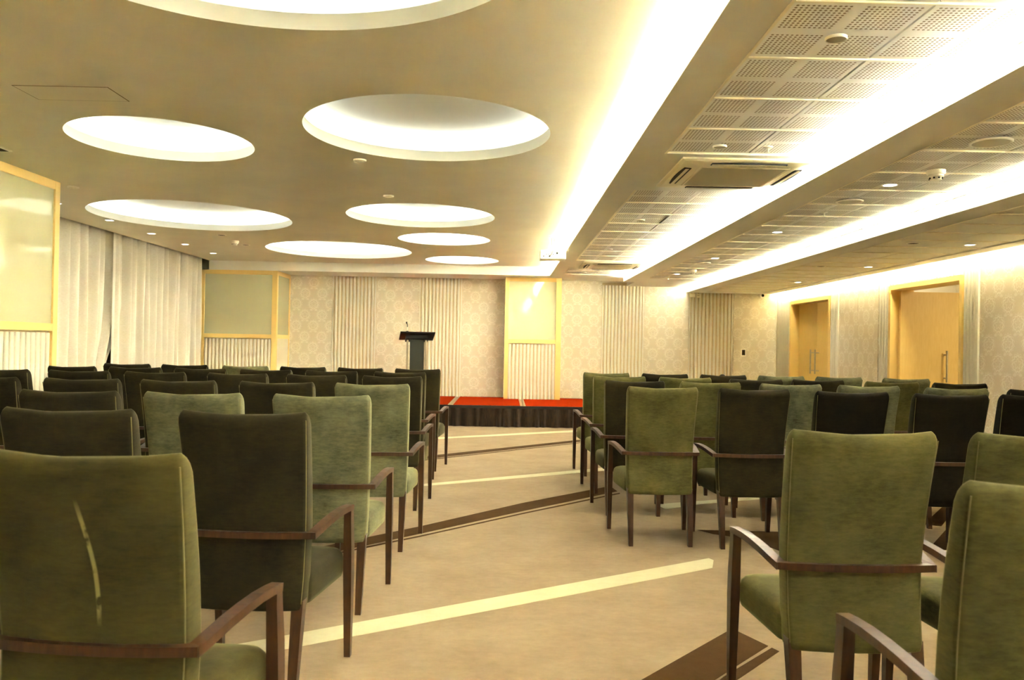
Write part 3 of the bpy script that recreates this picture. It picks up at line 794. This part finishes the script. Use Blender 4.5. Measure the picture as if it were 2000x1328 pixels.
def seat_rings():
    rings = []
    for z, ins in ((.336, .015), (.342, .004), (.36, 0), (.415, 0), (.435, .004), (.449, .015), (.457, .035), (.461, .08)):
        ring = []
        for x, y in rrect(1.0, -1.0, 1.0, .22, 5):
            yy = .045+y*(.215-ins); hw = (.222+(.253-.222)*(yy+.17)/.43)-ins
            ring.append((x*hw, yy, z))
        rings.append(ring)
    return rings
SEAT = MB().loft(seat_rings()).mesh('seat', M['velvet'], 60)
def sect(lst, sd):
    rings = []
    for z, cx, cy_, sx, sy in lst: rings.append([(sd*cx-sx/2, cy_-sy/2, z), (sd*cx+sx/2, cy_-sy/2, z), (sd*cx+sx/2, cy_+sy/2, z), (sd*cx-sx/2, cy_+sy/2, z)])
    return MB().loft(rings)
LEGF = [sect([(0, .270, .245, .026, .028), (.20, .271, .236, .031, .040), (.38, .272, .226, .034, .052), (.47, .273, .218, .033, .052), (.58, .275, .200, .030, .045), (.616, .276, .195, .030, .042)], sd).mesh('leg', M['wood']) for sd in (-1, 1)]
LEGR = [sect([(0, .196, -.25, .028, .030), (.20, .198, -.222, .036, .040), (.37, .198, -.19, .042, .046)], sd).mesh('leg', M['wood']) for sd in (-1, 1)]
def rail():
    rings = []
    for k in range(13):
        x = -.256+.512*k/12; q = 1-(x/.256)**2; y = -.214-.024*q
        rings.append([(x, y, .594), (x, y+.024, .594), (x, y+.024, .617), (x, y, .617)])
    return MB().loft(rings)
RAIL = rail().mesh('back_rail', M['wood'])
def arm(sd):
    pts = [(.243, -.205, .6045), (.250, -.15, .613), (.258, -.07, .624), (.265, .01, .631), (.270, .09, .633), (.274, .16, .630), (.276, .216, .624)]
    rings = []
    for k, (x, y, z) in enumerate(pts):
        p, q = Vector(pts[max(k-1, 0)]), Vector(pts[min(k+1, len(pts)-1)])
        d = (q-p).normalized(); nx = Vector((d.y, -d.x, 0)).normalized(); c = Vector((x, y, z)); u = nx.cross(d)
        if u.z < 0: u = -u
        w, h = .017, .0115
        rr = [c-nx*w-u*h, c+nx*w-u*h, c+nx*w+u*h, c-nx*w+u*h]
        if k == 0: rr = [Vector((v.x, -.214 if i in (1, 2) else -.19, v.z)) for i, v in enumerate(rr)]
        rings.append([(sd*v.x, v.y, v.z) for v in rr])
    return MB().loft(rings)
ARM = [arm(sd).mesh('arm', M['wood']) for sd in (-1, 1)]
SCREW = MB().lathe([(.0045, -.001), (.0045, .003)], seg=10, axis='y').mesh('screw', M['black'])

ORD = ['first', 'second', 'third', 'fourth', 'fifth', 'sixth', 'seventh']
LOOK = {'velvet_d': 'near-black olive velvet', 'velvet': 'dark olive velvet', 'velvet_l': 'pale green velvet', 'velvet_g': 'green velvet', 'velvet_s': 'olive velvet'}
def chair(x, y, row, seat, side, mat, rz=0.0, extra=None, near=False):
    t = empty('armchair', (x, y, 0), rz)
    lab = '%s armchair, %s row from the stage, %s seat from the aisle, %s side' % (LOOK[mat], ORD[row], ORD[seat], 'curtain' if side < 0 else 'door')
    tag(t, extra or lab, 'chair', 'velvet armchairs on the %s side of the aisle' % ('curtain' if side < 0 else 'door'))
    def up(name, me):
        o = link(name, me, t); o.material_slots[0].link = 'OBJECT'; o.material_slots[0].material = M[mat]; return o
    b = up('backrest', BACK); up('seat', SEAT if True else None)
    for p in PIPE: link('piping', p, b)
    rl = link('back_rail', RAIL, t)
    if near:
        for sx in (-.195, .195): link('screw', SCREW, rl, (sx, -.2215, .6055))
    for me in ARM: link('arm', me, t)
    for me in LEGF+LEGR: link('leg', me, t)
    return t
V, L_, G_, D_ = 'velvet', 'velvet_l', 'velvet_g', 'velvet_d'
left = [   # rows counted from the stage: (y, [(x, fabric)...])
    (8.45, [(-.885, V), (-1.465, V), (-2.05, V), (-2.64, L_), (-3.28, V), (-3.83, V)]),
    (7.47, [(-.94, V), (-1.56, V), (-2.135, V), (-2.735, V), (-3.31, V), (-3.88, V)]),
    (6.50, [(-.875, V), (-1.45, V), (-2.08, V), (-2.73, V), (-3.32, V), (-3.94, V)]),
    (5.26, [(-.825, L_), (-1.42, V), (-2.04, V), (-2.645, V), (-3.28, V)]),
    (4.09, [(-.875, L_), (-1.49, L_), (-2.085, V), (-2.74, V)]),
    (3.10, [(-.912, V), (-1.55, V)]),
    (2.02, [(-.908, 'velvet_s')]),
]
right = [
    (8.30, [(1.04, G_), (1.635, V), (2.22, V), (2.80, L_), (3.375, L_), (4.04, L_)]),
    (7.36, [(1.035, G_), (1.62, G_), (2.22, V), (2.82, V), (3.39, G_), (3.96, V)]),
    (6.44, [(1.025, V), (1.61, G_), (2.185, L_), (2.76, L_), (3.32, L_), (3.88, D_)]),
    (5.50, [(1.05, G_), (1.645, V), (2.215, D_), (2.78, D_), (3.35, D_)]),
    (2.785, [(1.155, G_), (1.75, G_)]),
    (1.81, [(1.15, G_)]),
]
off = {(2.215, 5.50): -.17, (2.78, 5.50): -.26, (3.35, 5.50): -.2, (3.32, 6.44): -.28, (3.88, 6.44): -.34, (2.185, 6.44): -.11, (2.76, 6.44): -.13, (3.96, 7.36): -.18, (3.39, 7.36): -.16,
       (2.22, 7.36): -.14, (1.645, 5.50): -.04, (4.04, 8.30): -.1}
for side, block in ((-1, left), (1, right)):
    for r, (y, seats) in enumerate(block):
        px = None
        for s_, (x, mt) in enumerate(seats):
            x0 = x
            if px is not None and abs(x-px) < .5895: x = px+side*.5895      # arms just clear of the neighbour
            px = x
            ex = None
            if mt == 'velvet_s': ex = 'olive velvet armchair with a pale rubbed streak, nearest the camera on the left'
            chair(x, y+off.get((x0, y), 0), r, s_, side, mt, {(-.908, 2.02): -.085, (-.912, 3.10): -.06}.get((x0, y), random.uniform(-.012, .012)), ex, near=(y < 6))
